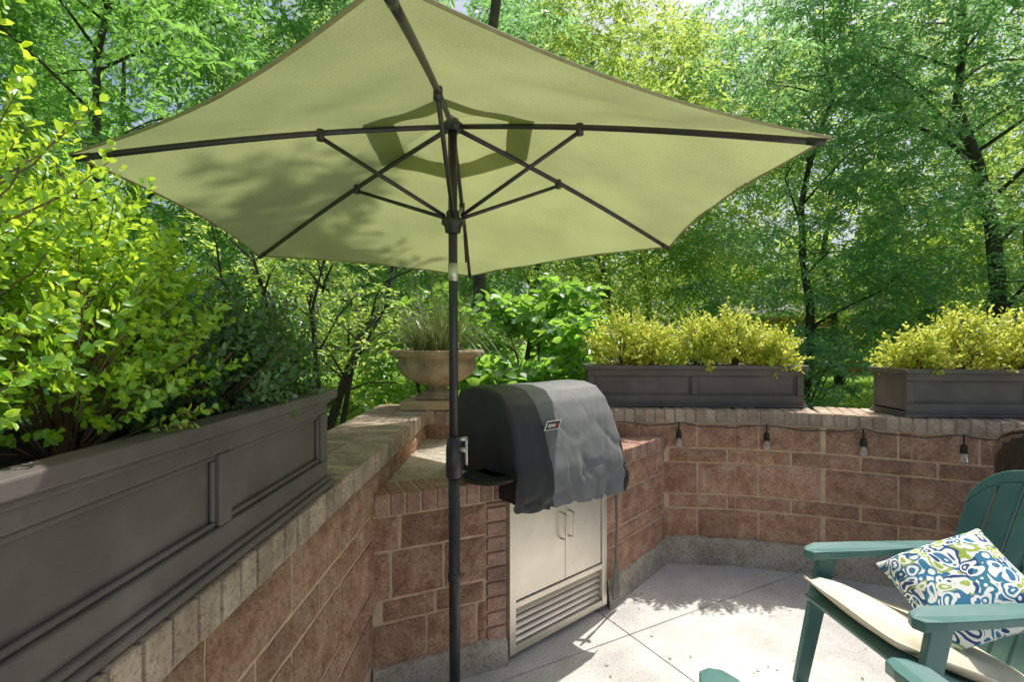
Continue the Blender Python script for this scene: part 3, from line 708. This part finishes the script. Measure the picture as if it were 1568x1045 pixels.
obj('pole',pl,M['pole'],um,smooth=False,bevel=0)
for p in bpy.data.objects['pole'].data.polygons: p.use_smooth=len(p.vertices)==4
sv=MB(); sv.tube([pp(1.80),pp(1.875)],.0205,18)
sv.tube([pp(1.1)+Vector((.02,-.01,0)),pp(1.1)+Vector((.055,-.03,.0))],.010,10)
sv.tube([pp(1.1)+Vector((.055,-.03,-.06)),pp(1.1)+Vector((.055,-.03,.05))],.006,8)
sv.tube([pp(1.1)+Vector((.055,-.03,.05)),pp(1.1)+Vector((.035,-.06,.05))],.008,8)
obj('crank_and_sleeve',sv,M['silver'],um,smooth=True)
b=MB(); p=ribp(3,.62,-.01); b.beam(p,p+Vector((.01,0,-.16)),.022,.003,up=(0,1,0)); obj('tie_strap',b,M['pole'],um)

# ------------------------------------------------------------------ string lights
sl=empty('string_lights'); wire=MB(); sk=MB(); bb=MB()
def onwall(x):
    for i in range(2,len(wallpts)-1):
        a,b=wallpts[i],wallpts[i+1]
        if a[0]<=x<=b[0]:
            t=(x-a[0])/(b[0]-a[0]); A,u,n,L=seg_frame(a,b); return A+u*(L*t)+n*.045
    return Vector((x,3.56,0))
bx=[1.16,1.73,2.26,2.72,3.2,3.8]; pts=[]
xs=np.linspace(1.07,3.9,90)
for x in xs:
    k=min(abs(x-q) for q in bx); p=onwall(x); p.z=.985-.028*math.sin(min(1,k/.25)*math.pi/2)-.004*math.sin(x*30); pts.append(p)
wire.tube(pts,.0035,6)
wire.tube([(.62,3.52,1.0),(.8,3.53,.99),(.95,3.53,.965),(1.07,3.53,.975)],.0035,6)
for x in bx:
    p=onwall(x); z=.985
    sk.tube([p+Vector((0,0,z+.005)),p+Vector((0,0,z-.06))],.005,6)
    sk.tube([p+Vector((0,0,z-.055)),p+Vector((0,0,z-.06)),p+Vector((0,0,z-.105)),p+Vector((0,0,z-.11))],[.008,.017,.019,.012],12)
    bb.lathe([(.010,0),(.016,-.015),(.023,-.035),(.022,-.05),(.012,-.062),(.001,-.066)],p+Vector((0,0,z-.11)),n=14)
obj('wire',wire,M['black'],sl); obj('sockets',sk,M['black'],sl); obj('bulbs',bb,M['bulb'],sl,smooth=True)

# ------------------------------------------------------------------ adirondack chairs
def chair(loc,rot,cushion=True):
    e=empty('adirondack_chair',loc,rot); b=MB()
    for s in (-1,1):
        y=.285*s
        out=[(.36,-.035),(.375,0),(.36,.035),(.30,.058),(.1,.058),(-.18,.04),(-.36,.03),(-.36,-.03),(-.18,-.04),(.1,-.05),(.30,-.052)]
        n=len(out); vs=[(x,y+q*1.0,.585+(-.02 if x>.34 else 0)) for x,q in out]+[(x,y+q,.617+(-.012 if x>.34 else 0)) for x,q in out]
        b.add(vs,[tuple(range(n))[::-1],tuple(range(n,2*n))]+[(i,(i+1)%n,(i+1)%n+n,i+n) for i in range(n)])
        b.beam((.27,y,.584),(.40,y,.0),.03,.085,up=(1,0,0),t2=.06)
        b.beam((.36,y*.93,.40),(-.46,y*.93,.035),.028,.085,up=(0,0,1),t2=.07)
        b.beam((-.18,y,.584),(-.40,y,.10),.028,.06,up=(1,0,0))
        b.beam((-.30,y*.93,.10),(-.46,y*.93,.0),.028,.05,up=(0,0,1))
    for i in range(7):
        x=.355-i*.083; z=.405-i*.036
        mm=Matrix.Translation((x,0,z))@Matrix.Rotation(math.radians(-23 if i else 10),4,'Y'); b.box((-.037,-.262,0),(.037,.262,.022),mm)
    # fan back: one arched board with slots between the slats
    def arch(t): return 1.0-.03*t*t-.13*abs(t)**5
    def bp(t,h,back=0):
        f=(h-.26)/.74; wv=.235+.045*f
        return Vector((-.20-.31*f+.06*t*t-back*.93,wv*t,h-back*.38))
    def plate(t0,t1,h0,h1,nt_=3,nh=6):
        vs=[]
        for q in range(nh+1):
            for r in range(nt_+1):
                t=t0+(t1-t0)*r/nt_; hh0=h0(t) if callable(h0) else h0; hh1=h1(t) if callable(h1) else h1
                vs.append(bp(t,hh0+(hh1-hh0)*q/nh))
        k=len(vs); w_=nt_+1
        vs+= [v+Vector((-.02,0,-.008)) for v in vs]
        fs=[(q*w_+r,q*w_+r+1,(q+1)*w_+r+1,(q+1)*w_+r) for q in range(nh) for r in range(nt_)]
        fs+=[tuple(reversed([i+k for i in f])) for f in fs]
        per=[r for r in range(w_)]+[q*w_+nt_ for q in range(1,nh+1)]+[nh*w_+r for r in range(nt_-1,-1,-1)]+[q*w_ for q in range(nh-1,0,-1)]
        fs+=[(per[(i+1)%len(per)],per[i],per[i]+k,per[(i+1)%len(per)]+k) for i in range(len(per))]
        b.add(vs,fs)
    for i in range(6):
        t0=-1+i/3+.026; t1=-1+(i+1)/3-.026
        plate(t0,t1,.26,lambda t:arch(t)-.055)
    plate(-.974,.974,lambda t:arch(t)-.0545,arch,18,2)
    b.beam((-.30,-.26,.43),(-.30,.26,.43),.03,.05); b.beam((-.39,-.285,.60),(-.39,.285,.60),.03,.05)
    obj('frame',b,M['teal'],e,bevel=.006)
    if cushion:
        c=MB(); nx,ny=14,14; T_=.045
        def q(i,j,s):
            u_=i/nx*2-1; v_=j/ny*2-1; th=T_*(max(0,(1-abs(u_)**6)*(1-abs(v_)**6)))**.4
            x=.095+u_*.315*(1-.03*v_*v_); y=v_*.258*(1-.03*u_*u_); z=.405+(x-.355)*.40+.075
            return (x,y,z+s*th+.006*math.cos(u_*5)*math.cos(v_*5))
        for s in (1,-1):
            vs=[q(i,j,s) for j in range(ny+1) for i in range(nx+1)]
            fs=[(j*(nx+1)+i,j*(nx+1)+i+1,(j+1)*(nx+1)+i+1,(j+1)*(nx+1)+i) for j in range(ny) for i in range(nx)]
            c.add(vs,fs if s>0 else [f[::-1] for f in fs])
        loop=[]
        for i in range(nx+1): loop.append(q(i,0,0))
        for j in range(1,ny+1): loop.append(q(nx,j,0))
        for i in range(nx-1,-1,-1): loop.append(q(i,ny,0))
        for j in range(ny-1,-1,-1): loop.append(q(0,j,0))
        c.tube(loop,.006,6)
        obj('seat_cushion',c,M['cushion'],e,smooth=True)
    return e
chair((1.72,2.06,0),math.radians(184))
chair((.885,1.135,0),math.radians(95),True)
pw=MB(); n=18
for s in (1,-1):
    vs=[]
    for j in range(n+1):
        for i in range(n+1):
            u_=i/n*2-1; v_=j/n*2-1; th=.085*(max(0,(1-u_**4)*(1-v_**4)))**.55
            k=1-.09*(1-u_*u_*v_*v_)*(abs(u_)**4+abs(v_)**4)*.8
            vs.append((u_*.215*k,v_*.215*k,s*(th+.006*noise.noise(Vector((u_*3,v_*3,s))))))
    fs=[(j*(n+1)+i,j*(n+1)+i+1,(j+1)*(n+1)+i+1,(j+1)*(n+1)+i) for j in range(n) for i in range(n)]
    pw.add(vs,fs if s>0 else [f[::-1] for f in fs])
po=obj('throw_pillow',pw,M['pillow'],smooth=True,sub=1)
zn=Vector((-.55,-.38,.85)).normalized(); xn=Vector((.75,-.65,.15)); xn=(xn-zn*xn.dot(zn)).normalized(); yn=zn.cross(xn)
po.matrix_world=Matrix(((xn.x,yn.x,zn.x,1.78),(xn.y,yn.y,zn.y,2.02),(xn.z,yn.z,zn.z,.575),(0,0,0,1)))@Matrix.Rotation(math.radians(30),4,'Z')

# wicker chair at the right
wc=empty('wicker_chair',(2.83,2.52,0),math.radians(20)); b=MB(); nn=22
def ring(z,rr,a0=-2.0,a1=2.0,h=0): 
    return [(-rr*math.cos(a)*.95,rr*math.sin(a),z+h*math.cos(a*.75)) for a in np.linspace(a0,a1,nn)]
lev=[(.12,.27,0),(.4,.28,0),(.55,.29,.1),(.62,.305,.36),(.65,.315,.46)]
vs=[]; 
for z,r,h in lev: vs+=ring(z,r,h=h)
b.add(vs,[(l*nn+i,l*nn+i+1,(l+1)*nn+i+1,(l+1)*nn+i) for l in range(len(lev)-1) for i in range(nn-1)])
o=obj('woven_back',b,M['wicker'],wc,smooth=True); sm=o.modifiers.new('s','SOLIDIFY'); sm.thickness=.03
b=MB(); b.tube(ring(.655,.315,h=.46),.026,10)
b.lathe([(.001,.36),(.26,.36),(.28,.38),(.27,.42),(.001,.44)],n=28)
for sx in (-1,1):
    for sy in (-1,1): b.tube([(sx*.2,sy*.2,.0),(sx*.19,sy*.19,.37)],.02,8)
for k in range(16):
    b.tube(ring(.15+k*.03,.296+.0012*k,h=.0018*k*k),.008,6)
obj('rim_and_seat',b,M['wicker'],wc,smooth=True)

# ------------------------------------------------------------------ distant brick house
hs=empty('brick_house',(19,30,-.1),math.radians(-20))
b=MB(); b.box((-6,-4,0),(6,4,3.1)); obj('walls',b,M['housebrick'],hs)
b=MB(); b.add([(-6.5,-4.5,3.1),(6.5,-4.5,3.1),(6.5,4.5,3.1),(-6.5,4.5,3.1),(-6.5,0,5.3),(6.5,0,5.3)],[(0,1,5,4),(2,3,4,5),(1,2,5),(3,0,4),(0,3,2,1)]); obj('roof',b,M['roof'],hs)
b=MB(); g=MB()
for x in (-4.2,-1.6,3.6):
    b.box((x-.6,-4.06,.9),(x+.6,-4.003,2.4)); g.box((x-.5,-4.09,1.0),(x+.5,-4.063,2.3))
b.box((.5,-4.06,0),(1.6,-4.003,2.2)); b.box((-6.52,-4.6,2.95),(6.52,-4.51,3.12))
obj('trim',b,M['trim'],hs); obj('windows',g,M['windowglass'],hs)

# ------------------------------------------------------------------ light, sky, camera
S=Vector((.30,.42,1)).normalized()
sun=bpy.data.lights.new('sun','SUN'); sun.energy=5.0; sun.angle=math.radians(.5); sun.color=(1,.97,.91)
so=bpy.data.objects.new('sun',sun); link(so); so.rotation_euler=S.to_track_quat('Z','Y').to_euler(); so.location=(3,4,10)
w=bpy.data.worlds.new('World'); scene.world=w; w.use_nodes=True; nt=w.node_tree
bg=nt.nodes['Background']; sky=nt.nodes.new('ShaderNodeTexSky'); sky.sky_type='NISHITA'; sky.sun_disc=False
sky.sun_elevation=math.asin(S.z); sky.sun_rotation=math.atan2(S.x,S.y); sky.dust_density=4.2; sky.air_density=1.0; sky.ozone_density=1.0
nt.links.new(sky.outputs[0],bg.inputs[0]); bg.inputs[1].default_value=.15
cam=bpy.data.cameras.new('camera'); cam.lens=18; cam.sensor_width=36; cam.clip_start=.02; cam.clip_end=500
cobj=bpy.data.objects.new('camera',cam); link(cobj); cobj.location=(0,0,1.55); cobj.rotation_euler=(math.radians(90),0,0)
scene.camera=cobj
